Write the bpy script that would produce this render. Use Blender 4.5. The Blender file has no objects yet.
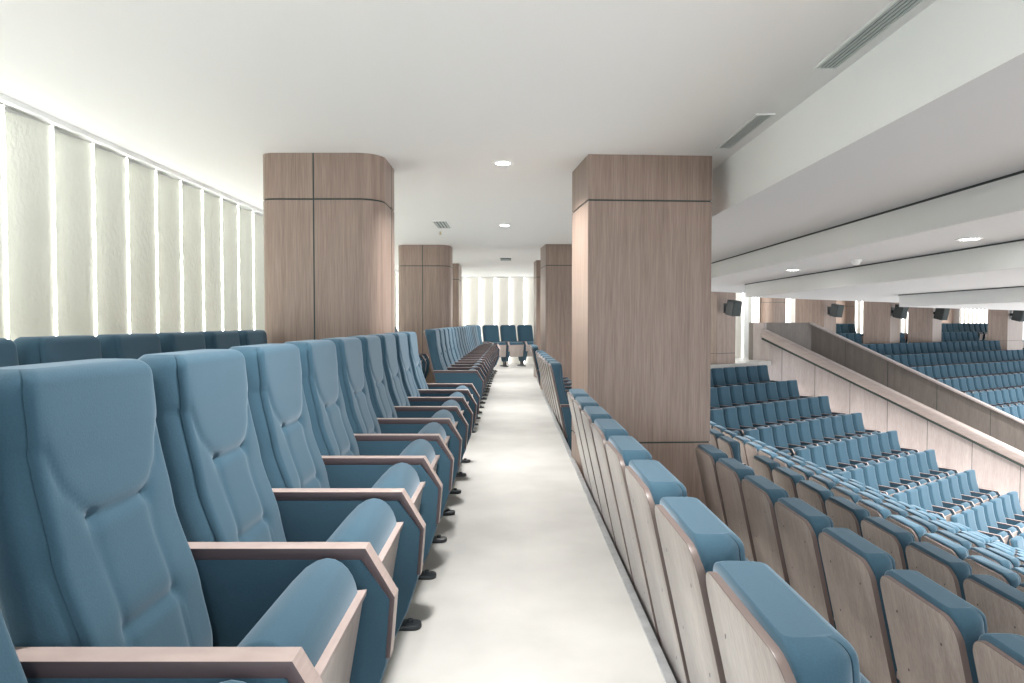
import bpy, bmesh, math, random
from math import sin, cos, pi, sqrt, exp
from mathutils import Vector, Matrix
random.seed(7)
scene = bpy.context.scene
COL = scene.collection

# ------------------------------------------------------------------ helpers
def link(o):
    COL.objects.link(o); return o

def tag(o, label=None, cat=None, group=None, kind=None):
    if label: o['label'] = label
    if cat: o['category'] = cat
    if group: o['group'] = group
    if kind: o['kind'] = kind
    return o

def empty(name, loc=(0, 0, 0), rz=0.0):
    o = bpy.data.objects.new(name, None)
    o.location = loc; o.rotation_euler = (0, 0, rz)
    o.empty_display_size = 0.1
    return link(o)

def finish(bm, name, mats, parent=None, smooth=None):
    """bmesh -> one mesh object"""
    bmesh.ops.recalc_face_normals(bm, faces=bm.faces[:])
    me = bpy.data.meshes.new(name)
    bm.to_mesh(me); bm.free()
    if not isinstance(mats, (list, tuple)): mats = [mats]
    for m in mats: me.materials.append(m)
    if smooth is not None:
        for p in me.polygons: p.use_smooth = True
        me.set_sharp_from_angle(angle=math.radians(smooth))
    o = bpy.data.objects.new(name, me)
    if parent is not None: o.parent = parent
    return link(o)

def prism(bm, pts, axis, a, b, mi=0, bevel=0.0, seg=2):
    """extrude a polygon: axis 'y' -> pts are (x,z); axis 'z' -> (x,y); axis 'x' -> (y,z)"""
    def mk(p, t):
        if axis == 'y': return (p[0], t, p[1])
        if axis == 'z': return (p[0], p[1], t)
        return (t, p[0], p[1])
    va = [bm.verts.new(mk(p, a)) for p in pts]
    vb = [bm.verts.new(mk(p, b)) for p in pts]
    n = len(pts); fs = []
    fa = bm.faces.new(va); fb = bm.faces.new(list(reversed(vb)))
    fs += [fa, fb]
    for i in range(n):
        fs.append(bm.faces.new((va[i], vb[i], vb[(i + 1) % n], va[(i + 1) % n])))
    for f in fs: f.material_index = mi
    if bevel > 0:
        bmesh.ops.recalc_face_normals(bm, faces=fs)
        es = list(fa.edges) + list(fb.edges)
        r = bmesh.ops.bevel(bm, geom=es, offset=bevel, segments=seg, profile=0.5, affect='EDGES', clamp_overlap=True)
        for f in r['faces']: f.material_index = mi
    return fs

def box(bm, x0, x1, y0, y1, z0, z1, mi=0, bevel=0.0, seg=2):
    vs = [bm.verts.new((x, y, z)) for x in (x0, x1) for y in (y0, y1) for z in (z0, z1)]
    q = [(0, 1, 3, 2), (4, 6, 7, 5), (0, 4, 5, 1), (2, 3, 7, 6), (0, 2, 6, 4), (1, 5, 7, 3)]
    fs = [bm.faces.new([vs[i] for i in f]) for f in q]
    for f in fs: f.material_index = mi
    if bevel > 0:
        es = list({e for f in fs for e in f.edges})
        r = bmesh.ops.bevel(bm, geom=es, offset=bevel, segments=seg, profile=0.5, affect='EDGES', clamp_overlap=True)
        for f in r['faces']: f.material_index = mi
    return fs

def cyl(bm, c, r, z0, z1, n=20, mi=0, r1=None):
    r1 = r if r1 is None else r1
    a = [bm.verts.new((c[0] + r * cos(2 * pi * i / n), c[1] + r * sin(2 * pi * i / n), z0)) for i in range(n)]
    b = [bm.verts.new((c[0] + r1 * cos(2 * pi * i / n), c[1] + r1 * sin(2 * pi * i / n), z1)) for i in range(n)]
    fs = [bm.faces.new(list(reversed(a))), bm.faces.new(b)]
    for i in range(n):
        fs.append(bm.faces.new((a[i], a[(i + 1) % n], b[(i + 1) % n], b[i])))
    for f in fs: f.material_index = mi

def ring(bm, c, r0, r1, z0, z1, n=24, mi=0):
    def circ(r, z): return [bm.verts.new((c[0] + r * cos(2 * pi * i / n), c[1] + r * sin(2 * pi * i / n), z)) for i in range(n)]
    A, B, C_, D = circ(r0, z0), circ(r1, z0), circ(r1, z1), circ(r0, z1)
    for P, Q in ((A, B), (B, C_), (C_, D), (D, A)):
        for i in range(n):
            f = bm.faces.new((P[i], P[(i + 1) % n], Q[(i + 1) % n], Q[i])); f.material_index = mi

def strip3(bm, p, q, wdir, w, hgt, mi=0):
    """box bar from p to q (3-D), width w along wdir (horizontal), height hgt below the p-q line"""
    p = Vector(p); q = Vector(q); wd = Vector((wdir[0], wdir[1], 0)).normalized() * w * .5; dn = Vector((0, 0, -hgt))
    vs = [bm.verts.new(v) for v in (p - wd, p + wd, p + wd + dn, p - wd + dn, q - wd, q + wd, q + wd + dn, q - wd + dn)]
    for f in ((0, 1, 2, 3), (7, 6, 5, 4), (0, 4, 5, 1), (1, 5, 6, 2), (2, 6, 7, 3), (3, 7, 4, 0)):
        fc = bm.faces.new([vs[i] for i in f]); fc.material_index = mi

def rounded(pts, radii, n=6):
    """polygon with rounded corners"""
    out = []
    N = len(pts)
    for i in range(N):
        p = Vector(pts[i]); a = Vector(pts[i - 1]); b = Vector(pts[(i + 1) % N]); r = radii[i]
        if r <= 0: out.append(tuple(p)); continue
        d0 = (a - p).normalized(); d1 = (b - p).normalized()
        ang = d0.angle(d1); t = r / math.tan(ang / 2)
        s = p + d0 * t; e = p + d1 * t
        c = p + (d0 + d1).normalized() * (r / sin(ang / 2))
        a0 = math.atan2(s.y - c.y, s.x - c.x); a1 = math.atan2(e.y - c.y, e.x - c.x)
        da = (a1 - a0 + pi) % (2 * pi) - pi
        for k in range(n + 1):
            th = a0 + da * k / n
            out.append((c.x + r * cos(th), c.y + r * sin(th)))
    return out

# ------------------------------------------------------------------ materials
def new_mat(name):
    m = bpy.data.materials.new(name); m.use_nodes = True
    nt = m.node_tree
    return m, nt, nt.nodes['Principled BSDF']

def N(nt, t, **kw):
    n = nt.nodes.new(t)
    for k, v in kw.items(): setattr(n, k, v)
    return n

def paint(name, col, rough=.6, bump=0.0, bscale=60.0, var=0.0, vscale=3.0, stretch=(1, 1, 1), spec=.5, metal=0.0):
    m, nt, bs = new_mat(name)
    bs.inputs['Base Color'].default_value = (*col, 1); bs.inputs['Roughness'].default_value = rough
    bs.inputs['Specular IOR Level'].default_value = spec; bs.inputs['Metallic'].default_value = metal
    tc = N(nt, 'ShaderNodeTexCoord'); mp = N(nt, 'ShaderNodeMapping'); mp.inputs['Scale'].default_value = stretch
    nt.links.new(tc.outputs['Object'], mp.inputs['Vector'])
    if var > 0:
        nz = N(nt, 'ShaderNodeTexNoise'); nz.inputs['Scale'].default_value = vscale; nz.inputs['Detail'].default_value = 5
        nt.links.new(mp.outputs[0], nz.inputs['Vector'])
        rp = N(nt, 'ShaderNodeValToRGB')
        rp.color_ramp.elements[0].position = .3; rp.color_ramp.elements[1].position = .7
        rp.color_ramp.elements[0].color = (*[c * (1 - var) for c in col], 1)
        rp.color_ramp.elements[1].color = (*[min(1, c * (1 + var)) for c in col], 1)
        nt.links.new(nz.outputs['Fac'], rp.inputs[0]); nt.links.new(rp.outputs[0], bs.inputs['Base Color'])
    if bump > 0:
        nb = N(nt, 'ShaderNodeTexNoise'); nb.inputs['Scale'].default_value = bscale; nb.inputs['Detail'].default_value = 3
        nt.links.new(mp.outputs[0], nb.inputs['Vector'])
        bp = N(nt, 'ShaderNodeBump'); bp.inputs['Strength'].default_value = bump; bp.inputs['Distance'].default_value = .01
        nt.links.new(nb.outputs['Fac'], bp.inputs['Height']); nt.links.new(bp.outputs[0], bs.inputs['Normal'])
    return m

def wood(name, c0, c1, rough=.45, sx=14.0, sz=.55, coat=0.0, spec=.5):
    """fine straight vertical grain"""
    m, nt, bs = new_mat(name)
    tc = N(nt, 'ShaderNodeTexCoord'); mp = N(nt, 'ShaderNodeMapping'); mp.inputs['Scale'].default_value = (sx, sx, sz)
    nt.links.new(tc.outputs['Object'], mp.inputs['Vector'])
    n1 = N(nt, 'ShaderNodeTexNoise'); n1.inputs['Scale'].default_value = 1.15; n1.inputs['Detail'].default_value = 6; n1.inputs['Roughness'].default_value = .65
    n1.inputs['Distortion'].default_value = .35
    n2 = N(nt, 'ShaderNodeTexNoise'); n2.inputs['Scale'].default_value = 9.0; n2.inputs['Detail'].default_value = 4
    nt.links.new(mp.outputs[0], n1.inputs['Vector']); nt.links.new(mp.outputs[0], n2.inputs['Vector'])
    ad = N(nt, 'ShaderNodeMath', operation='MULTIPLY_ADD'); ad.inputs[1].default_value = .45
    sc_ = N(nt, 'ShaderNodeMath', operation='MULTIPLY'); sc_.inputs[1].default_value = .55
    nt.links.new(n1.outputs['Fac'], sc_.inputs[0])
    nt.links.new(n2.outputs['Fac'], ad.inputs[0]); nt.links.new(sc_.outputs[0], ad.inputs[2])
    rp = N(nt, 'ShaderNodeValToRGB'); rp.color_ramp.elements[0].position = .36; rp.color_ramp.elements[1].position = .64
    rp.color_ramp.elements[0].color = (*c0, 1); rp.color_ramp.elements[1].color = (*c1, 1)
    nt.links.new(ad.outputs[0], rp.inputs[0]); nt.links.new(rp.outputs[0], bs.inputs['Base Color'])
    bs.inputs['Roughness'].default_value = rough; bs.inputs['Coat Weight'].default_value = coat; bs.inputs['Coat Roughness'].default_value = .25
    bs.inputs['Specular IOR Level'].default_value = spec
    return m

def fabric(name, c0, c1):
    m, nt, bs = new_mat(name)
    tc = N(nt, 'ShaderNodeTexCoord')
    n1 = N(nt, 'ShaderNodeTexNoise'); n1.inputs['Scale'].default_value = 260; n1.inputs['Detail'].default_value = 2
    n2 = N(nt, 'ShaderNodeTexNoise'); n2.inputs['Scale'].default_value = 5; n2.inputs['Detail'].default_value = 3
    for n in (n1, n2): nt.links.new(tc.outputs['Object'], n.inputs['Vector'])
    oi = N(nt, 'ShaderNodeObjectInfo')
    mx = N(nt, 'ShaderNodeMix', data_type='RGBA'); mx.inputs['A'].default_value = (*c0, 1); mx.inputs['B'].default_value = (*c1, 1)
    a = N(nt, 'ShaderNodeMath', operation='MULTIPLY_ADD'); a.inputs[1].default_value = .6; 
    b = N(nt, 'ShaderNodeMath', operation='MULTIPLY'); b.inputs[1].default_value = .4
    nt.links.new(n2.outputs['Fac'], b.inputs[0]); nt.links.new(n1.outputs['Fac'], a.inputs[0]); nt.links.new(b.outputs[0], a.inputs[2])
    nt.links.new(a.outputs[0], mx.inputs['Factor']); nt.links.new(mx.outputs['Result'], bs.inputs['Base Color'])
    bs.inputs['Roughness'].default_value = .9; bs.inputs['Specular IOR Level'].default_value = .2
    bs.inputs['Sheen Weight'].default_value = .35; bs.inputs['Sheen Roughness'].default_value = .4
    bs.inputs['Sheen Tint'].default_value = (.75, .88, 1, 1)
    bp = N(nt, 'ShaderNodeBump'); bp.inputs['Strength'].default_value = .12; bp.inputs['Distance'].default_value = .003
    nt.links.new(n1.outputs['Fac'], bp.inputs['Height']); nt.links.new(bp.outputs[0], bs.inputs['Normal'])
    return m

def glow(name, col, s):
    m = bpy.data.materials.new(name); m.use_nodes = True; nt = m.node_tree; nt.nodes.clear()
    e = N(nt, 'ShaderNodeEmission'); e.inputs[0].default_value = (*col, 1); e.inputs[1].default_value = s
    o = N(nt, 'ShaderNodeOutputMaterial'); nt.links.new(e.outputs[0], o.inputs[0])
    return m

M_FAB = fabric('blue_fabric', (.024, .060, .087), (.045, .096, .138))
M_CAP = wood('armrest_wood', (.30, .235, .215), (.41, .33, .305), rough=.35, sx=1.2, sz=30)
M_CAPSHADE = paint('armrest_edge_shade', (.07, .05, .055), .5)
M_BOARD = wood('backboard_wood', (.275, .235, .21), (.43, .38, .345), rough=.28, sx=16, sz=.7, coat=.6)
M_BOARDEDGE = paint('board_edge', (.14, .105, .095), .4)
M_SEATBOARD = wood('seat_board_wood', (.33, .275, .245), (.43, .375, .34), rough=.3, sx=10, sz=.6)
M_SCREW = paint('screw_steel', (.09, .08, .08), .4, metal=.3)
M_BLACK = paint('black_metal', (.025, .03, .035), .4, metal=.2)
M_COLWOOD = wood('column_veneer', (.205, .146, .116), (.33, .246, .203), rough=.42, sx=13, sz=.45)
M_SEAM = paint('seam_dark', (.03, .045, .04), .6)
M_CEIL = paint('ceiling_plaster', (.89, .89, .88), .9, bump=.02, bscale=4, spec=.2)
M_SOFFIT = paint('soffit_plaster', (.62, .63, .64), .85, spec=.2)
M_FASCIALIT = paint('fascia_lit_white', (.93, .94, .925), .8, spec=.2)
M_WHITE = paint('white_paint', (.86, .87, .86), .6)
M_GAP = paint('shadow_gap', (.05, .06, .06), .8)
M_FLOOR = paint('floor_vinyl', (.45, .445, .428), .45, var=.12, vscale=2.2, bump=.02, bscale=30)
M_TIER = paint('tier_floor', (.42, .37, .33), .6, var=.06)
M_KERB = paint('kerb_metal', (.34, .35, .36), .35, var=.15, vscale=20, metal=.4)
M_PANEL = paint('acoustic_panel', (.70, .715, .64), .85, bump=.55, bscale=38, stretch=(1, 1, .55), spec=.2)
M_PANELFAR = paint('acoustic_panel_pale', (.74, .72, .67), .85, bump=.3, bscale=30, spec=.2)
M_LED = glow('led_line', (1, 1, .96), 8.0)
M_LEDFAR = glow('led_line_far', (1, 1, .98), 3.2)
M_STEPLED = glow('step_light', (1, .98, .96), 13.0)
M_LAMP = glow('lamp_lens', (1, 1, .97), 14.0)
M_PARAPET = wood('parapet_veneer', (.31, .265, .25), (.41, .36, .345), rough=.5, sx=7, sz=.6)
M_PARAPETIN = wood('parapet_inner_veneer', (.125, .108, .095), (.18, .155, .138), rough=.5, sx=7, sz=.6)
M_HANDRAIL = wood('handrail_wood', (.29, .24, .22), (.38, .32, .295), rough=.4, sx=2, sz=20)
M_TREAD = paint('step_tread', (.22, .17, .15), .5)
M_SPK = paint('speaker_black', (.016, .024, .028), .5)
M_GRILLE = paint('vent_grey', (.56, .60, .59), .5)
M_VENTDARK = paint('vent_dark', (.2, .24, .24), .7)
M_BRASS = paint('sprinkler_brass', (.6, .5, .3), .35, metal=.6)

# ------------------------------------------------------------------ seat parts (local frame: +x = the way it faces, z up, origin on the floor)
TOP = 1.12; ARM = .675; S = .527
def lerp_tab(tab, z):
    for (z0, x0), (z1, x1) in zip(tab, tab[1:]):
        if z <= z1:
            t = (z - z0) / (z1 - z0); t = max(0, min(1, t)); t = t * t * (3 - 2 * t) * .35 + t * .65
            return x0 + (x1 - x0) * t
    return tab[-1][1]
XF = [(.36, .140), (.50, .136), (.62, .110), (.80, .052), (.95, .022), (1.12, .002)]
def xback(z): return -.112 + (1.1 - z) * .215

def seam_d(y, z):
    """padding of the quilted front: distance to the nearest seam -> relief"""
    ay = abs(y); d = 9
    zs1 = .842; zs2 = .635; hw = .090
    def seg(ax, az, bx, bz):
        vx, vz = bx - ax, bz - az; t = ((ay - ax) * vx + (z - az) * vz) / (vx * vx + vz * vz); t = max(0, min(1, t))
        return math.hypot(ay - ax - vx * t, z - az - vz * t)
    dh = min(seg(0, zs1, hw, zs1), seg(0, zs2, hw, zs2))
    dv = min(seg(hw, zs1, .150, .905), seg(.150, .905, .182, .985), seg(.182, .985, .196, 1.06))
    dc = seg(hw, .36, hw, zs1)
    ay = abs(y)
    r = .015 * (1 - exp(-dh / .016)) + .006 * (1 - exp(-dv / .010)) + .006 * (1 - exp(-dc / .010))
    # the pad overhangs at the horizontal seams
    if ay < hw + .01:
        for zs in (zs1, zs2):
            if z < zs: r += .007 * exp(-(zs - z) / .05) * (1 - exp(-(zs - z) / .008))
    # the head pad stands proud
    zl = zs1 if ay < hw else (zs1 + (ay - hw) / .06 * .063 if ay < .150 else .905 + (ay - .150) / .04 * .11)
    r += .004 / (1 + exp(-(z - zl) / .006))
    return r - .03

def backrest_bm(hero=True):
    bm = bmesh.new()
    w0, rc, rt, re = .198, .042, .028, .018
    if hero:
        zs = [.36 + (TOP - rc - .36) * i / 74 for i in range(75)] + [TOP - rc + rc * sin(pi / 2 * k / 12) for k in range(1, 12)] + [TOP - .0004]
        nf, ne = 50, 4
    else:
        zs = [.36, .52, .70, .84, 1.0, TOP - rc] + [TOP - rc + rc * sin(pi / 2 * k / 4) for k in range(1, 4)] + [TOP - .0006]
        nf, ne = 5, 2
    rings = []
    for z in zs:
        ins = 0
        if z > TOP - rc: ins = rc - sqrt(max(1e-9, rc * rc - (z - TOP + rc) ** 2))
        w = w0 - .004 * max(0, (.75 - z) / .4) - ins * .8; ws = .2345; rcw = .075
        if z > TOP - rcw: ws -= rcw - sqrt(max(1e-9, rcw * rcw - (z - TOP + rcw) ** 2))
        ws = max(ws, w + .004)
        xf, xb = lerp_tab(XF, z), xback(z)
        if z > TOP - rt:
            dx = rt - sqrt(max(1e-9, rt * rt - (z - TOP + rt) ** 2)); xf -= dx; xb += dx * .35
        pts = []
        for i in range(nf + 1):
            y = -(w - re) + 2 * (w - re) * i / nf
            pts.append((xf + (seam_d(y, z) if hero else -.004), y))
        half = []
        xe = pts[-1][0]
        for k in range(1, ne + 1):
            a = pi / 2 * k / ne * .92; half.append((xe - re + re * cos(a), w - re + re * sin(a)))
        xq = xe - re
        half.append((xq + .001, w - .0035)); half.append((xq - .002, w + .003))
        tk = xq - xb
        half.append((xq - min(.022, .24 * tk), w + (ws - w) * .72)); half.append((xq - min(.045, .48 * tk), ws)); half.append((xb + min(.016, .2 * tk), ws)); half.append((xb + min(.004, .05 * tk), ws - .005)); half.append((xb, ws - .016))
        pts += half; pts.append((xb, 0)); pts += [(x, -y) for x, y in reversed(half)]
        rings.append([bm.verts.new((p[0], p[1], z)) for p in pts])
    n = len(rings[0])
    for A, B in zip(rings, rings[1:]):
        for i in range(n):
            bm.faces.new((A[i], A[(i + 1) % n], B[(i + 1) % n], B[i]))
    bm.faces.new(rings[-1]); bm.faces.new(list(reversed(rings[0])))
    return bm

def backboard_bm(hero=True):
    bm = bmesh.new()
    w = .230; z0, z1 = .30, 1.098; r = .07
    out = rounded([(-w, z0), (w, z0), (w, z1), (-w, z1)], [.02, .02, r, r], 6 if hero else 3)
    th = .017
    va = [bm.verts.new((xback(z) - th, y, z)) for y, z in out]
    vb = [bm.verts.new((xback(z) + .004, y, z)) for y, z in out]
    n = len(out)
    fa = bm.faces.new(va); fb = bm.faces.new(list(reversed(vb))); fs = []
    for i in range(n):
        f = bm.faces.new((va[i], vb[i], vb[(i + 1) % n], va[(i + 1) % n])); f.material_index = 1; fs.append(f)
    if hero:
        bmesh.ops.recalc_face_normals(bm, faces=bm.faces[:])
        rr = bmesh.ops.bevel(bm, geom=list(fa.edges), offset=.0025, segments=2, profile=.5, affect='EDGES')
        for f in rr['faces']: f.material_index = 1
        for y, z in ((-.13, .98), (.13, .98), (-.13, .76), (.13, .76), (-.13, .54), (.13, .54)):
            c = [bm.verts.new((xback(z) - th - .002, y + .0055 * cos(2 * pi * k / 8), z + .0055 * sin(2 * pi * k / 8))) for k in range(8)]
            f = bm.faces.new(c); f.material_index = 2
    return bm

SEATP = [(x - .045, z) for x, z in [(.502, .560), (.500, .596), (.486, .634), (.458, .662), (.42, .668), (.372, .638), (.30, .545), (.235, .470), (.19, .405), (.165, .34), (.20, .285), (.30, .26), (.425, .262)]]
def chaikin(p):
    out = []
    for a, b in zip(p, p[1:] + p[:1]):
        out += [(a[0] * .75 + b[0] * .25, a[1] * .75 + b[1] * .25), (a[0] * .25 + b[0] * .75, a[1] * .25 + b[1] * .75)]
    return out
def seat_bm(hero=True):
    bm = bmesh.new()
    p = chaikin(SEATP) if hero else [SEATP[i] for i in (0, 2, 4, 6, 8, 10, 12)]
    prism(bm, p, 'y', -.216, .216, bevel=.02 if hero else .012, seg=4 if hero else 1)
    return bm
def seatboard_bm(hero=True):
    bm = bmesh.new()
    prism(bm, [(.453, .585), (.469, .588), (.4155, .27), (.3995, .27)], 'y', -.208, .208, mi=0, bevel=.003 if hero else 0, seg=1)
    # solid wood lip along the front edge
    prism(bm, [(.452, .588), (.474, .590), (.472, .576), (.450, .574)], 'y', -.211, .211, mi=1)
    return bm
CAPT = [(-.015, ARM), (.465, ARM), (.533, .560), (.521, .415)]
CAPI = [(.509, .415), (.519, .555), (.455, ARM - .028), (-.015, ARM - .028)]
def cap_bm(hero=True):
    bm = bmesh.new()
    prism(bm, CAPT + CAPI, 'y', -.025, .025, bevel=.003 if hero else 0, seg=2)
    bm.normal_update()
    for f in bm.faces:
        if abs(f.normal.y) > .8: f.material_index = 1  # cap sides coloured dark to stand in for their shade
    return bm
def sidepanel_bm(hero=True):
    bm = bmesh.new()
    prism(bm, [(.0, ARM - .024), (.451, ARM - .024), (.524, .555), (.512, .40), (.48, .30), (.41, .15), (.14, .13), (.10, .20)], 'y', -.026, .026, bevel=.008 if hero else 0, seg=2)
    return bm
def leg_bm():
    bm = bmesh.new()
    prism(bm, [(.17, .15), (.33, .15), (.30, .02), (.20, .02)], 'y', -.02, .02)
    return bm
def foot_bm():
    bm = bmesh.new()
    prism(bm, rounded([(.02, -.034), (.45, -.034), (.45, .034), (.02, .034)], [.02, .032, .032, .02], 5), 'z', 0, .022, bevel=.006, seg=2)
    for x in (.07, .405): cyl(bm, (x, 0), .012, .02, .034, 8)
    prism(bm, [(.13, .02), (.36, .02), (.30, .06), (.20, .06)], 'y', -.022, .022)
    return bm

def kit(hero):
    d = {}
    def add(key, bm, mats, sm=None):
        o = finish(bm, key, mats, None, sm); COL.objects.unlink(o); d[key] = o
    add('backrest', backrest_bm(hero), M_FAB, 60)
    add('back_board', backboard_bm(hero), [M_BOARD, M_BOARDEDGE, M_SCREW], 35)
    add('seat_cushion', seat_bm(hero), M_FAB, 50 if hero else 60)
    add('seat_board', seatboard_bm(hero), [M_SEATBOARD, M_CAP], 30)
    add('armrest', cap_bm(hero), [M_CAP, M_CAPSHADE], 30)
    add('side_panel', sidepanel_bm(hero), M_FAB, 40)
    add('leg', leg_bm(), M_BLACK, 30)
    add('foot', foot_bm(), M_BLACK, 40)
    return d
HERO, LOW = kit(True), kit(False)

def joined_low(arms):
    """a distant seat as one mesh"""
    bm = bmesh.new(); mats = []
    for key, ys in (('backrest', [0]), ('back_board', [0]), ('seat_cushion', [0]), ('seat_board', [0]), ('side_panel', arms), ('armrest', arms)):
        me = LOW[key].data
        for y in ys:
            mp = []
            for m in me.materials:
                if m not in mats: mats.append(m)
                mp.append(mats.index(m))
            vs = [bm.verts.new((v.co.x, v.co.y + y, v.co.z)) for v in me.vertices]
            for p in me.polygons:
                f = bm.faces.new([vs[i] for i in p.vertices]); f.material_index = mp[p.material_index]
    o = finish(bm, 'auditorium_seat', mats, None, 50); COL.objects.unlink(o)
    return o
FAR1, FAR2 = joined_low([S / 2]), joined_low([-S / 2, S / 2])

def child(proto, parent, y=0.0):
    c = proto.copy(); COL.objects.link(c); c.parent = parent; c.location = (0, y, 0); return c

def seat(x, y, z, rz, label, group, kitd=HERO, both=False, first=+1, armx=1.0):
    """one auditorium seat; its own armrest stands at local y = +S/2 (and -S/2 at the row's end)"""
    if kitd is None:
        o = (FAR2 if both else FAR1).copy(); COL.objects.link(o)
        o.location = (x, y, z); o.rotation_euler = (0, 0, rz)
        return tag(o, label, 'seat', group)
    r = empty('auditorium_seat', (x, y, z), rz)
    tag(r, label, 'seat', group)
    child(kitd['backrest'], r); child(kitd['back_board'], r)
    sc_ = child(kitd['seat_cushion'], r); child(kitd['seat_board'], sc_)
    for yy in ([first * S / 2, -first * S / 2] if both else [first * S / 2]):
        sp = child(kitd['side_panel'], r, yy); sp.scale.x = armx; child(kitd['armrest'], sp)
        lg = child(kitd['leg'], r, yy); child(kitd['foot'], lg)
    return r

ORD = 'zeroth first second third fourth fifth sixth seventh eighth ninth tenth eleventh twelfth thirteenth fourteenth fifteenth sixteenth seventeenth eighteenth nineteenth twentieth'.split()
def ordn(n):
    return ORD[n] if n <= 20 else 'twenty-' + ORD[n - 20]

# ------------------------------------------------------------------ constants of the place
EYE = 1.20
CEIL = EYE + 1.318
def st(name, bm, mats, sm=None, label=None):
    o = finish(bm, name, mats, None, sm); o['kind'] = 'structure'
    if label: o['label'] = label
    return o

# floor: gallery aisle and the ring behind the far tiers
bm = bmesh.new()
prism(bm, [(-3.3, -4), (.512, -4), (.512, 15.2), (7.33, 20.28), (7.9, 21.0), (8.0, 23.5), (4, 24), (-3.3, 22)], 'z', -.15, 0)
st('floor', bm, M_FLOOR)
bm = bmesh.new()
box(bm, .512, .548, -4, 15.2, -.4, .004, bevel=.003)
st('trim_1', bm, M_KERB, label='grey metal edge of the aisle floor')

# ceiling
bm = bmesh.new()
prism(bm, [(-3.4, -4), (6, -4), (34, 10), (34, 44), (8, 36), (-3.4, 24)], 'z', CEIL, CEIL + .15)
st('ceiling', bm, M_CEIL)

# stepped soffits over the auditorium, each concentric with the seat rows
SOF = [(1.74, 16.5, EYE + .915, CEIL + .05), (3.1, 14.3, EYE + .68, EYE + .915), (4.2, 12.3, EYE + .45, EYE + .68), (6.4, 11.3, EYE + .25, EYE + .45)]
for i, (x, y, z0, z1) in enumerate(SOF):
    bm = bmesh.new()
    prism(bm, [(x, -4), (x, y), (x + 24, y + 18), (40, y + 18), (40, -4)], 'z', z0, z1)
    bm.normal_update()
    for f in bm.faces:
        if abs(f.normal.z) < .5: f.material_index = 1  # upright faces coloured whiter to imitate the light falling on them
    st('ceiling_soffit', bm, [M_SOFFIT, M_FASCIALIT], label='stepped white soffit over the auditorium')
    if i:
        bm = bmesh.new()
        box(bm, x - .016, x + .01, -4, y, z1 - .012, z1 + .004)  # solid dark strip stands in for the shade in the joint
        st('trim_%d' % (i + 1), bm, M_GAP, label='dark strip for the shade in the gap above a soffit step')

# ------------------------------------------------------------------ slat walls
def slat_wall(name, p0, p1, pitch, step, z1, mpanel, mled, led_w, phase=0.0, back=.13):
    """saw-tooth wall panels from p0 to p1 (the room on the right-hand side), a light line in each step"""
    p0 = Vector(p0); p1 = Vector(p1); L = (p1 - p0).length; d = (p1 - p0) / L; nrm = Vector((d.y, -d.x))
    rz = math.atan2(d.y, d.x)
    bm = bmesh.new(); box(bm, 0, L, step + .03, step + .13, 0, CEIL)   # local frame: x along, -y into the room
    w = finish(bm, name, M_WHITE); w['kind'] = 'structure'
    w.location = (p0.x, p0.y, 0); w.rotation_euler = (0, 0, rz)
    bm = bmesh.new(); prism(bm, [(0, step), (pitch, 0), (pitch, .03), (0, step + .03)], 'z', 0, z1)
    pan = finish(bm, 'wall_panel', mpanel); COL.objects.unlink(pan)
    bm = bmesh.new(); box(bm, pitch - led_w * .5, pitch + led_w * .5, -led_w * .6, led_w * .6, 0, z1)
    led = finish(bm, 'light_line', mled); COL.objects.unlink(led)
    n = int((L - phase) / pitch)
    for k in range(n):
        for pr in (pan, led):
            c = pr.copy(); COL.objects.link(c); c.parent = w; c.location = (phase + k * pitch, 0, 0)
    return w
# the wall on the left runs away from the camera; its room side is +x, so walk it with d = +y
slat_wall('wall_left', (-2.99, -1.114), (-2.99, 20.5), .43, .10, CEIL - .045, M_PANEL, M_LED, .010)
bm = bmesh.new(); box(bm, -2.985, -2.94, -3, 20.4, CEIL - .035, CEIL, bevel=.004)  # white trim at the wall head, under the ceiling
st('head_trim_left', bm, M_WHITE, label='white strip along the head of the left wall')
slat_wall('wall_far', (-3.2, 19.8), (2.6, 19.8), .43, .06, CEIL - .04, M_PANELFAR, M_LEDFAR, .026, phase=.12)
slat_wall('wall_right', (2.6, 19.9), (8.1, 23.2), .43, .06, CEIL - .03, M_PANELFAR, M_LEDFAR, .04)
slat_wall('wall_back', (8.1, 23.3), (12.0, 29.5), .43, .06, CEIL - .03, M_PANELFAR, M_LEDFAR, .04)
slat_wall('wall_rear', (12.0, 29.5), (29.2, 39.7), .43, .06, CEIL - .03, M_PANELFAR, M_LEDFAR, .05)

# ------------------------------------------------------------------ columns
FOOT = []; KEYS = {}
def column(outline, z0, seams_z, seam_xy, label, mat=None):
    mat = mat or M_COLWOOD; FOOT.append([tuple(p) for p in outline])
    bm = bmesh.new(); zs = [z0] + [z for s in seams_z for z in (s - .006, s + .006)] + [CEIL + .02]
    for a, b in zip(zs[0::2], zs[1::2]):
        prism(bm, outline, 'z', a, b, bevel=.003, seg=1)
    c = sum((Vector(p) for p in outline), Vector((0, 0))) / len(outline)
    inner = [tuple(c + (Vector(p) - c) * .985) for p in outline]
    prism(bm, inner, 'z', z0, CEIL, mi=1)
    for (x, y, nx, ny) in seam_xy:            # thin upright joints let into the veneer
        t = Vector((-ny, nx)); n_ = Vector((nx, ny)); p = Vector((x, y))
        prism(bm, [tuple(p + t * .0055 + n_ * .0015), tuple(p - t * .0055 + n_ * .0015), tuple(p - t * .0055 - n_ * .01), tuple(p + t * .0055 - n_ * .01)], 'z', z0, CEIL, mi=1)
    return st('column', bm, [mat, M_SEAM], 40, label)

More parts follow.
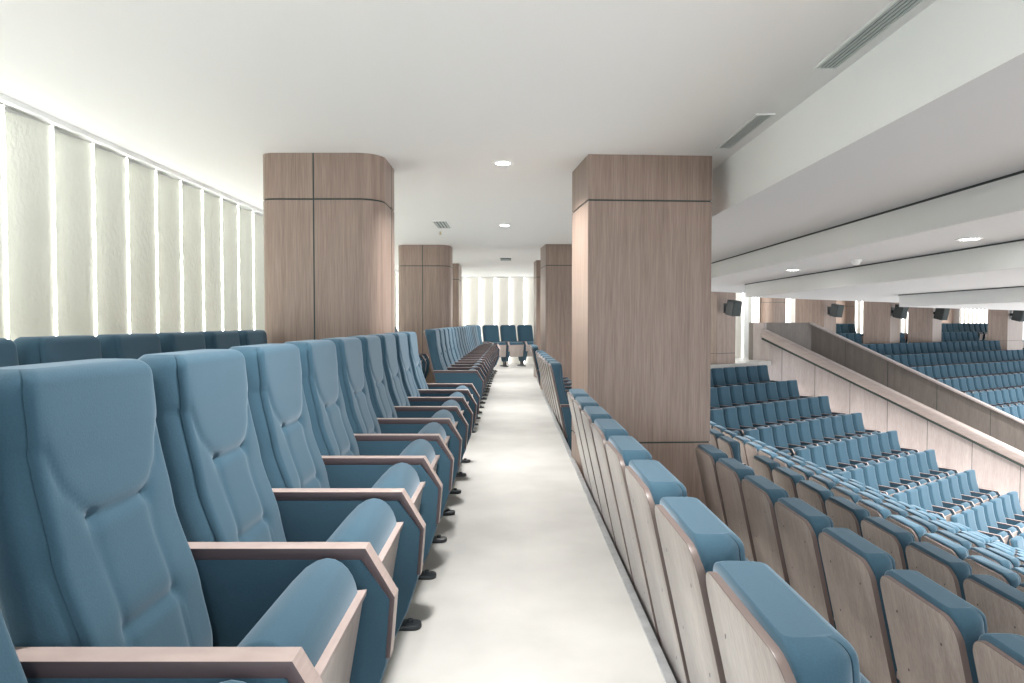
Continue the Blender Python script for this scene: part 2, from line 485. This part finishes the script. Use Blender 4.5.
SZ = EYE + 121.4 * 5.4 / 682.67
def rcol(x0, x1, y0, y1, rl, rr):
    return rounded([(x0, y0), (x1, y0), (x1, y1), (x0, y1)], [rl, rr, rr, rl], 10)
column(rcol(-1.975, -1.02, 5.36, 6.12, .11, .19), 0, [SZ], [(-1.55, 5.36, 0, -1), (-1.02, 5.80, 1, 0)], 'rounded wood veneer column behind the left row of seats')
column(rcol(-1.955, -1.06, 11.7, 12.4, .11, .2), 0, [SZ], [(-1.53, 11.7, 0, -1)], 'second rounded wood veneer column on the left')
column([(-1.5, 15.4), (-1.2, 15.4), (-1.2, 16.3), (-1.5, 16.3)], 0, [SZ], [], 'third column on the left, narrow')
column([(.60, 5.40), (1.59, 5.46), (1.525, 6.11), (.53, 6.05)], -1.6, [.235, SZ], [], 'square wood veneer pillar right of the aisle')
column([(.57, 11.6), (1.55, 11.66), (1.49, 12.3), (.51, 12.25)], -1.6, [SZ], [], 'second square pillar right of the aisle')
column([(.52, 14.6), (.9, 14.65), (.85, 15.1), (.48, 15.1)], -1.6, [SZ], [], 'third pillar right of the aisle, narrow')
def farcol(px0, px1, px2, Z, label, depth2=.35, z0=-1.5):
    x0 = (px0 - 512) / 682.67 * Z; x1 = (px1 - 512) / 682.67 * (Z - .25); Z2 = Z + depth2
    x2 = (px2 - 512) / 682.67 * Z2
    P0 = Vector((x0, Z)); P1 = Vector((x1, Z - .25)); P2 = Vector((x2, Z2)); P3 = P0 + P2 - P1
    return column([tuple(P0), tuple(P1), tuple(P2), tuple(P3)], z0, [.3], [], label), P1, P2
FC = [farcol(709, 717, 735.5, 19.6, 'square far column left of the sloping parapet', .25, -1.2),
      farcol(795, 824, 836, 26.6, 'square far column behind the top of the parapet', .7),
      farcol(863.5, 890, 900, 28.6, 'square far column beyond the parapet, second', .7),
      farcol(907.7, 932.5, 941.5, 30.2, 'square far column beyond the parapet, third', .8),
      farcol(987.6, 1007.5, 1023, 33.0, 'square far column at the right edge', .9)]
for (x, y) in ((9.2, 24.2), (14.7, 30.2), (22.2, 34.5)):
    column(rounded([(x, y), (x + .75, y + .4), (x + .45, y + 1.0), (x - .3, y + .6)], [.2] * 4, 6), 0, [1.9], [], 'rounded column against the far wall')

# ------------------------------------------------------------------ tiers
ROWX = [None, .54, 1.53, 2.49] + [2.49 + .975 * k for k in range(1, 8)]
def rowz(n): return {1: -.42, 2: -.85}.get(n, -1.227 - .405 * (n - 3))
for n in range(1, 11):
    bm = bmesh.new()
    x0 = ROWX[n] - .03 if n > 1 else .548; x1 = (ROWX[n + 1] - .03 if n < 10 else ROWX[n] + 2.5)
    prism(bm, [(x0, -4), (x1, -4), (x1, 13.6), (x0, 13.6)], 'z', -6.5, rowz(n))
    st('floor_tier', bm, M_TIER, label='stepped floor under the seat rows right of the aisle')
bm = bmesh.new(); box(bm, .548, 1.50, 6.3, 13.6, rowz(1), -.37); st('floor_tier', bm, M_TIER, label='raised floor under the seats past the pillar')

RB = Vector((.8, .6)); NB = Vector((.6, -.8))
def endpt(k): return Vector((7.54 + .6368 * k, 20 - .566 * k))
def bz(k): return -1.18 - .391 * k
def quad(P, a0, a1, b0, b1, r, n): return [tuple(P + r * a + n * b) for a, b in ((a0, b0), (a1, b0), (a1, b1), (a0, b1))]
for k in range(0, 11):
    P = endpt(k); L = min((P.x - 1.6) / .8, (P.y - 13.7) / .6)
    bm = bmesh.new(); prism(bm, quad(P, -max(L, 1), 1.36, -.32, .56, RB, NB), 'z', -6.5, bz(k))
    st('floor_tier', bm, M_TIER, label='stepped floor under the far seat block')
RC = Vector((.86, .51)).normalized(); NC = Vector((RC.y, -RC.x))
def p3(j): return Vector((14.2, 26.0)) + NC * .95 * (j - 1)
def cz(j): return -1.2 - .405 * (j - 1)
for j in range(-2, 8):
    bm = bmesh.new(); prism(bm, quad(p3(j), -1.3 if j > 0 else -.4, 24, -.30 if j > -2 else -1.6, .67, RC, NC), 'z', -6.5, cz(j))
    st('floor_tier', bm, M_TIER, label='stepped floor under the seat block beyond the parapet')
bm = bmesh.new(); prism(bm, [(8.0, 21.2), (12.0, 24), (13.5, 27), (12.5, 30.3), (8.0, 23.6)], 'z', -.15, 0); st('floor_landing', bm, M_FLOOR)

# ------------------------------------------------------------------ parapet walls of the sunken stair
VD = Vector((.6368, -.566)).normalized()
def along(P, t): return P + Vector((.6368, -.566)) * t
B1 = Vector((8.58, 20.8)); B2 = Vector((9.78, 21.7))
def sloped_wall(name, B, t0, tflat, t1, zflat, za, slope, th, mat, label, seams=()):
    bm = bmesh.new()
    off = RB * th
    rows = []
    prof = [(t0, zflat), (tflat, zflat), (tflat, za), (t1, za - slope * (t1 - tflat))] if abs(zflat - za) > .01 else [(t0, zflat), (tflat, za), (t1, za - slope * (t1 - tflat))]
    def V(t, z, o): p = along(B, t) + off * o; return bm.verts.new((p.x, p.y, z))
    pts = [(t, z) for t, z in prof] + [(t1, -7), (t0, -7)]
    A = [V(t, z, 0) for t, z in pts]; Bv = [V(t, z, 1) for t, z in pts]
    bm.faces.new(A); bm.faces.new(list(reversed(Bv)))
    for i in range(len(pts)): bm.faces.new((A[i], Bv[i], Bv[(i + 1) % len(pts)], A[(i + 1) % len(pts)]))
    for t in seams:
        p = along(B, t); z = za - slope * max(0, t - tflat) - .1
        q = [p + VD * .006 - RB * .002, p - VD * .006 - RB * .002, p - VD * .006 + RB * .03, p + VD * .006 + RB * .03]
        prism(bm, [tuple(v) for v in q], 'z', -7, z, mi=1)
    return st(name, bm, [mat, M_SEAM], None, label)
sloped_wall('parapet_wall', B1, -1.47, -1.057, 9, 1.18, .93, .397, .12, M_PARAPET, 'wood clad sloping wall beside the far stair', seams=(-.4, .75, 1.9, 3.05, 4.2, 5.4, 6.6, 7.8))
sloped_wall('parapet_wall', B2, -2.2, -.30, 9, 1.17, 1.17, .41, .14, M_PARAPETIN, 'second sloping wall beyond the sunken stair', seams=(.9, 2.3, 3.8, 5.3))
bm = bmesh.new(); a = along(B2, -.3); b = along(B2, 9)
strip3(bm, (a.x - .01, a.y, 1.185), (b.x - .01, b.y, 1.185 - .41 * 9.3), RB, .2, .05); st('parapet_coping', bm, M_PARAPET, label='pale coping of the second sloping wall')
bm = bmesh.new(); q0 = along(B1, -1.47); q1 = along(B2, -.30) ; q2 = along(B2, -.30) + VD * -.14; q3 = q0 - VD * .14
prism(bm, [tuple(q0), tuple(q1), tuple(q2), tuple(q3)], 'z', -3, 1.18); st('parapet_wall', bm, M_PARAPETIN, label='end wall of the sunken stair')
# handrail cap on the near wall
h = empty('handrail', (along(B1, -1.0).x, along(B1, -1.0).y, .93)); tag(h, 'broad wood handrail sloping down the near parapet wall', 'handrail', kind='thing')
bm = bmesh.new(); o_ = Vector((along(B1, -1.0).x, along(B1, -1.0).y, .93))
a = along(B1, -1.057) - RB * .02; b = along(B1, 9) - RB * .02
strip3(bm, Vector((a.x, a.y, .985)) - o_, Vector((b.x, b.y, .985 - .397 * 10.057)) - o_, RB, .30, .27)
bmesh.ops.recalc_face_normals(bm, faces=bm.faces[:]); bmesh.ops.bevel(bm, geom=[e for e in bm.edges if e.calc_length() > 3], offset=.05, segments=3, profile=.5, affect='EDGES')
finish(bm, 'rail', M_HANDRAIL, h, 40)
bm = bmesh.new(); strip3(bm, Vector((a.x, a.y, .985 - .275)) - o_, Vector((b.x, b.y, .71 - .397 * 10.057)) - o_, RB, .26, .05); finish(bm, 'rail_recess', M_SEAM, h)
bm = bmesh.new(); a2 = along(B1, -1.10) - RB * .02; strip3(bm, Vector((a2.x, a2.y, .86)) - o_, Vector((a.x, a.y, .85)) - o_, RB, .2, .12); finish(bm, 'end_cap', M_SEAM, h)

# stair treads with their light lines between the far block and the parapet
for k in range(0, 9):
    P = endpt(k)
    for half in (0, 1):
        q = quad(P, .12, 1.22, -.30 + 0 - half * .0, .12 - half * .25, RB, NB)
        if half: q = quad(P, .12, 1.22, -.32, -.02, RB, NB)
        t = empty('stair_step', (P.x, P.y, bz(k) + .04)); tag(t, None, None, kind='structure')
        bm = bmesh.new(); prism(bm, [(x - P.x, y - P.y) for x, y in q], 'z', .0, .195 * half + .045); finish(bm, 'tread', M_TREAD, t)
        fr = .56 if not half else -.015
        bm = bmesh.new(); prism(bm, [(x - P.x, y - P.y) for x, y in quad(P, .15, 1.19, fr, fr + .012, RB, NB)], 'z', .195 * half - .03 - (.0 if half else .02), .195 * half + .005 - (.0 if half else .01)); finish(bm, 'step_light', M_STEPLED, t)

# ------------------------------------------------------------------ SEATS
SKIP = {('R3b', 2), ('B', 0, 6), ('B', 2, 10), ('B', 8, 0), ('B', 8, 1), ('B', 8, 2), ('B', 8, 3), ('C', -1, 26), ('C', -2, 0), ('C', -2, 1), ('C', -2, 13), ('C', -2, 14), ('C', -2, 15), ('C', -2, 16), ('C', -2, 17), ('C', -2, 27), ('C', -2, 28), ('C', -2, 29), ('C', -2, 7), ('C', -2, 8), ('C', -2, 9), ('C', 2, 17), ('C', 5, 5), ('C', 6, 0), ('C', 6, 1), ('C', 6, 2), ('L2b', 0), ('R1', -1), ('R2', -1), ('R2b', 0), ('R2b', 1), ('R2b', 2), ('R2b', 3), ('R2b', 4), ('R2b', 5), ('R2b', 6), ('R2b', 7), ('R3b', 10), ('R3b', 3), ('R3b', 4), ('R3b', 5), ('R3b', 6), ('R3b', 7), ('R3b', 8), ('R3b', 9), ('R4', 15), ('R4', 16)}
COLS = []
def inside(x, y, poly):
    r = False
    for (x0, y0), (x1, y1) in zip(poly, poly[1:] + poly[:1]):
        if (y0 > y) != (y1 > y) and x < (x1 - x0) * (y - y0) / (y1 - y0) + x0: r = not r
    return r
def put(tagk, *a, **k):
    ca, sa = cos(a[3]), sin(a[3])
    for u in (-.2, -.05, .15, .3, .45, .6):
        for v in (-.33, -.15, 0, .15, .33):
            if any(inside(a[0] + u * ca - v * sa, a[1] + u * sa + v * ca, c) for c in COLS): return None
    if tagk in SKIP: return None
    o = seat(*a, **k); KEYS[o.name] = repr(tagk); return o

# row left of the aisle
for k in range(-1, 9):
    n = k + 2
    put(('L1', k), -.805, 1.3305 + S * k, 0, 0, 'blue seat in the row left of the aisle, %s from the bottom left corner' % ordn(n), 'seats left of the aisle, near group', both=(k == -1))
for k in range(0, 15):
    y = 7.39 + S / 2 + S * k
    put(('L1b', k), -.84, y, 0, 0, 'blue seat left of the aisle past the gap, %s from its near end' % ordn(k + 1), 'seats left of the aisle, far group', both=(k == 0), kitd=HERO if k < 4 else LOW)
# the bend and the end row facing back down the aisle
for i, (x, y, a) in enumerate([(-.86, 15.75, -12), (-.88, 16.5, -30), (-.98, 17.4, -52), (-1.02, 18.20, -62), (-.55, 18.45, -62), (-.08, 18.70, -62), (.39, 18.95, -62)]):
    put(('LE', i), x, y, 0, math.radians(a), 'blue seat in the row closing the aisle end, %s from the left' % ordn(i + 1), 'seats at the far end of the aisle', kitd=LOW, both=(i in (2, 6)), first=+1)
# rear row against the lit wall
for k in range(0, 6):
    put(('L2', k), -1.88, 2.395 + S * k, .02, 0, 'blue seat top in the rear row by the lit wall, %s from the left edge' % ordn(k + 1), 'rear row by the lit wall', both=(k == 0))
for k in range(0, 4):
    put(('L2b', k), -1.90, 9.55 + S * k, 0, 0, 'blue rear-row seat between the two rounded columns, %s from its near end' % ordn(k + 1), 'rear row between the columns', both=(k == 0), kitd=LOW)

# rows right of the aisle
def rrow(n, key, y0, ks, label, group, z=None, hero=lambda k: True, x=None, both_k=None, xs=None):
    c = 0
    for k in ks:
        y = y0 + S * k
        if (key, k) in SKIP: continue
        c += 1
        put((key, k), (ROWX[n] if xs is None else xs(k)), y, rowz(n) if z is None else z, 0, label % ordn(c), group, kitd=HERO if hero(k) else LOW, both=(k == both_k), armx=.86)
rrow(1, 'R1', 1.243, range(-1, 8), 'blue seat with pale wood back beside the aisle, %s from the bottom edge', 'first row right of the aisle, near group', both_k=-1)
rrow(1, 'R1b', 7.65, range(0, 7), 'blue seat beside the aisle past the pillar, %s from its near end', 'first row right of the aisle, past the pillar', z=-.37, both_k=0, xs=lambda k: .54 - .006 * k)
rrow(1, 'R1c', 13.0, range(0, 2), 'blue seat beside the aisle at its far end, %s from the near end', 'first row right of the aisle, far end', z=-.37, both_k=0, hero=lambda k: False, xs=lambda k: .49)
rrow(2, 'R2', 1.84, range(-1, 7), 'blue seat with wood back, second row right of the aisle, %s from the near end', 'second row right of the aisle', both_k=-1)
rrow(2, 'R2b', 7.6, range(0, 8), 'blue seat in the second row right, behind the pillar, %s from its near end', 'second row right, past the pillar', both_k=0, hero=lambda k: False)
rrow(3, 'R3', 5.435, range(-4, 3), 'blue seat with wood back, third row right of the aisle, %s from the right edge', 'third row right of the aisle', both_k=-4)
rrow(3, 'R3b', 7.62, range(0, 11), 'blue seat in the third row right past its short gap, %s from the gap', 'third row right, far group', both_k=0, hero=lambda k: k < 3)
for n, ya, yb in ((4, 4.0, 13.3), (5, 5.4, 13.3), (6, 6.6, 13.2), (7, 8.0, 13.0), (8, 9.3, 12.9), (9, 10.6, 12.8), (10, 12.0, 12.9)):
    ks = range(0, int((yb - ya) / S))
    rrow(n, 'R%d' % n, ya + S / 2, ks, 'blue seat in the ' + ordn(n) + ' row down right of the aisle, %s from the right edge', ordn(n) + ' row right of the aisle', both_k=0, hero=lambda k: False)

# far block below the parapet stair
AB = math.atan2(NB.y, NB.x)
CNT = [7, 9, 11, 10, 9, 9, 8, 7, 6]
for k in range(0, 9):
    P = endpt(k)
    m = 0
    for i in range(CNT[k]):
        if ('B', k, i) in SKIP: continue
        m += 1
        c = P - RB * (S / 2 + S * i)
        put(('B', k, i), c.x, c.y, bz(k), AB, 'blue seat in far block, %s row from the top, %s from the stair end' % (ordn(k + 1), ordn(m)), 'far block, %s row' % ordn(k + 1), kitd=LOW, both=(i == CNT[k] - 1))
COLS += FOOT
# block beyond the parapet
AC = math.atan2(NC.y, NC.x)
for j, cnt in ((-2, 30), (-1, 28), (0, 26), (1, 22), (2, 18), (3, 13), (4, 9), (5, 6), (6, 3)):
    m = 0
    for i in range(cnt):
        c = p3(j) + RC * (S / 2 + S * i)
        o = put(('C', j, i), c.x, c.y, cz(j), AC, 'blue seat beyond the parapet, %s row from the back, %s from the left end' % (ordn(j + 3), ordn(m + 1)), 'block beyond the parapet, %s row from the back' % ordn(j + 3), kitd=None, both=(i == 0))
        if o: m += 1

# ------------------------------------------------------------------ ceiling fittings
def downlight(x, y, z, r, label, group, power=None, col=(1, .98, .95)):
    t = empty('downlight', (x, y, z)); tag(t, label, 'ceiling light', group)
    bm = bmesh.new(); ring(bm, (0, 0), r * .82, r * 1.12, -.008, .004); finish(bm, 'trim_ring', M_WHITE, t, 40)
    bm = bmesh.new(); cyl(bm, (0, 0), r * .82, -.004, .003, 24); finish(bm, 'lens', M_LAMP, t)
    if power: lamp(x, y, z - .02, r, power, col)
def lamp(x, y, z, r, power, col=(1, .98, .95), spread=140):
    l = bpy.data.lights.new('downlight_and_fill_lamp', 'AREA'); l.shape = 'DISK'; l.size = r * 2; l.energy = power; l.color = col; l.spread = math.radians(spread)
    o = link(bpy.data.objects.new('downlight_and_fill_lamp', l)); o.location = (x, y, z); return o
downlight(-.075, 5.69, CEIL, .075, 'round downlight in the ceiling between the two front columns', 'aisle downlights')
downlight(-.097, 9.33, CEIL, .075, 'small round downlight further down the aisle ceiling', 'aisle downlights')
Z2 = EYE + .68
downlight(3.73, 5.59, Z2, .085, 'round downlight in the soffit nearest the right edge', 'soffit downlights')
downlight(3.65, 8.9, Z2, .085, 'round downlight in the soffit beside the pillar', 'soffit downlights')

def vent(x0, x1, y0, y1, label, ns=5):
    t = empty('ceiling_vent', ((x0 + x1) / 2, (y0 + y1) / 2, CEIL)); tag(t, label, 'vent', 'linear ceiling vents')
    w, l = (x1 - x0) / 2, (y1 - y0) / 2
    bm = bmesh.new(); e = .014
    box(bm, -w - e, -w, -l - e, l + e, -.008, .002); box(bm, w, w + e, -l - e, l + e, -.008, .002)
    box(bm, -w, w, -l - e, -l, -.008, .002); box(bm, -w, w, l, l + e, -.008, .002); finish(bm, 'frame', M_WHITE, t)
    bm = bmesh.new(); box(bm, -w, w, -l, l, -.002, .002); finish(bm, 'duct_opening', M_VENTDARK, t)
    bm = bmesh.new()
    for i in range(ns):
        xc = -w + 2 * w * (i + .5) / ns; box(bm, xc - w / ns * .55, xc + w / ns * .45, -l, l, -.007, -.001)
    finish(bm, 'slats', M_GRILLE, t)
vent(1.575, 1.675, 2.15, 3.57, 'long slotted vent in the ceiling at the upper right')
vent(1.56, 1.652, 4.37, 5.2, 'slotted ceiling vent above the square pillar')
vent(-1.03, -.86, 8.95, 9.6, 'small square grille in the ceiling by the left columns', 4)
t = empty('ceiling_sprinkler', (-1.04, 9.95, CEIL)); tag(t, 'small brass sprinkler hanging below the ceiling grille', 'sprinkler')
bm = bmesh.new(); cyl(bm, (0, 0), .03, -.006, 0, 14); finish(bm, 'escutcheon', M_WHITE, t, 40)
bm = bmesh.new(); cyl(bm, (0, 0), .010, -.045, -.004, 10); cyl(bm, (0, 0), .02, -.05, -.045, 12); finish(bm, 'deflector', M_BRASS, t, 40)
t = empty('ceiling_hatch', (-.13, 14.3, CEIL)); tag(t, 'small dark square fitting on the ceiling at the far aisle end', 'ceiling fitting')
bm = bmesh.new(); box(bm, -.11, .11, -.2, .2, -.02, 0, bevel=.006); finish(bm, 'cover', M_VENTDARK, t)
t = empty('smoke_detector', (3.76, 7.48, Z2)); tag(t, 'white round smoke detector on the soffit between the two downlights', 'smoke detector')
bm = bmesh.new(); cyl(bm, (0, 0), .06, -.02, 0, 20); finish(bm, 'base', M_WHITE, t, 40)
bm = bmesh.new(); cyl(bm, (0, 0), .035, -.055, -.02, 20, r1=.05); finish(bm, 'sensor_cap', M_WHITE, t, 40)

# loudspeakers on the far columns
def speaker(px, py, Z, w, label, rz):
    x = (px - 512) / 682.67 * Z; z = EYE - (py - 322) / 682.67 * Z
    t = empty('wall_speaker', (x, Z, z), rz); tag(t, label, 'speaker', 'speakers on the far columns')
    k = w
    bm = bmesh.new()
    prism(bm, [(-.5 * k, -.42 * k), (.5 * k, -.42 * k), (.36 * k, .42 * k), (-.36 * k, .42 * k)], 'z', -.62 * k, .62 * k, bevel=.03 * k, seg=2)
    bmesh.ops.rotate(bm, verts=bm.verts[:], cent=(0, 0, 0), matrix=Matrix.Rotation(math.radians(12), 3, 'X'))
    finish(bm, 'cabinet', M_SPK, t, 40)
    bm = bmesh.new(); box(bm, -.44 * k, .44 * k, -.455 * k, -.42 * k, -.55 * k, .55 * k)
    bmesh.ops.rotate(bm, verts=bm.verts[:], cent=(0, 0, 0), matrix=Matrix.Rotation(math.radians(12), 3, 'X')); finish(bm, 'grille', M_GAP, t)
    bm = bmesh.new(); box(bm, -.14 * k, .14 * k, .3 * k, .8 * k, -.12 * k, .12 * k); box(bm, -.24 * k, .24 * k, .74 * k, .82 * k, -.4 * k, .4 * k); finish(bm, 'bracket', M_BLACK, t)
speaker(733, 308, 19.1, .34, 'black speaker on the far column left of the white slats', math.radians(30))
speaker(836, 310.5, 26.0, .38, 'black speaker above the sloping parapet, second from the left', math.radians(30))
speaker(900, 311.5, 28.2, .44, 'black speaker on the far column in the middle of five', math.radians(30))
speaker(941, 313, 29.8, .46, 'black speaker on the far column, fourth from the left', math.radians(30))
speaker(1019, 314.5, 32.6, .5, 'black speaker at the right edge of the photo', math.radians(30))

# ------------------------------------------------------------------ light
for y in (-1.6, 2.05, 5.69, 9.33, 13, 16.6):
    lamp(-.08, y, CEIL - .02, .08, 21, spread=135)
for y in (-1, 2.2, 5.59, 8.9, 12.2):
    lamp(3.65, y, Z2 - .02, .09, 14, spread=75)
for (x, y) in ((7.4, 4), (7.4, 8), (8.5, 11.0), (11, 8), (11, 12.5), (14, 11), (14, 15), (17.5, 14), (17, 19.5), (21, 18), (20, 22), (24, 24)):  # fill lamps added to brighten the far seat blocks, no fittings seen
    lamp(x, y, EYE + .23, .12, 150, spread=160)
for (x, y) in ((6, 19.5), (13, 23), (17.5, 25.5), (22, 28)):
    lamp(x, y, CEIL - .05 if y > 20 else 2.4, .15, 150)

w = bpy.data.worlds.new('World'); scene.world = w; w.use_nodes = True
bg = w.node_tree.nodes['Background']; bg.inputs[0].default_value = (.93, .97, 1.0, 1); bg.inputs[1].default_value = 1.15

# ------------------------------------------------------------------ camera
cam = bpy.data.cameras.new('Camera'); cam.lens = 24; cam.sensor_width = 36; cam.clip_start = .05; cam.clip_end = 200
co = link(bpy.data.objects.new('Camera', cam)); co.location = (0, 0, EYE)
co.rotation_euler = (pi / 2 - math.atan((341.5 - 322) / 682.67), 0, 0)
scene.camera = co
scene.view_settings.view_transform = 'Standard'; scene.view_settings.look = 'None'
scene.view_settings.exposure = 1.32; scene.view_settings.gamma = 1.0; scene.view_settings.use_curve_mapping = False
scene.cycles.use_denoising = True
scene.cycles.max_bounces = 8; scene.cycles.diffuse_bounces = 5
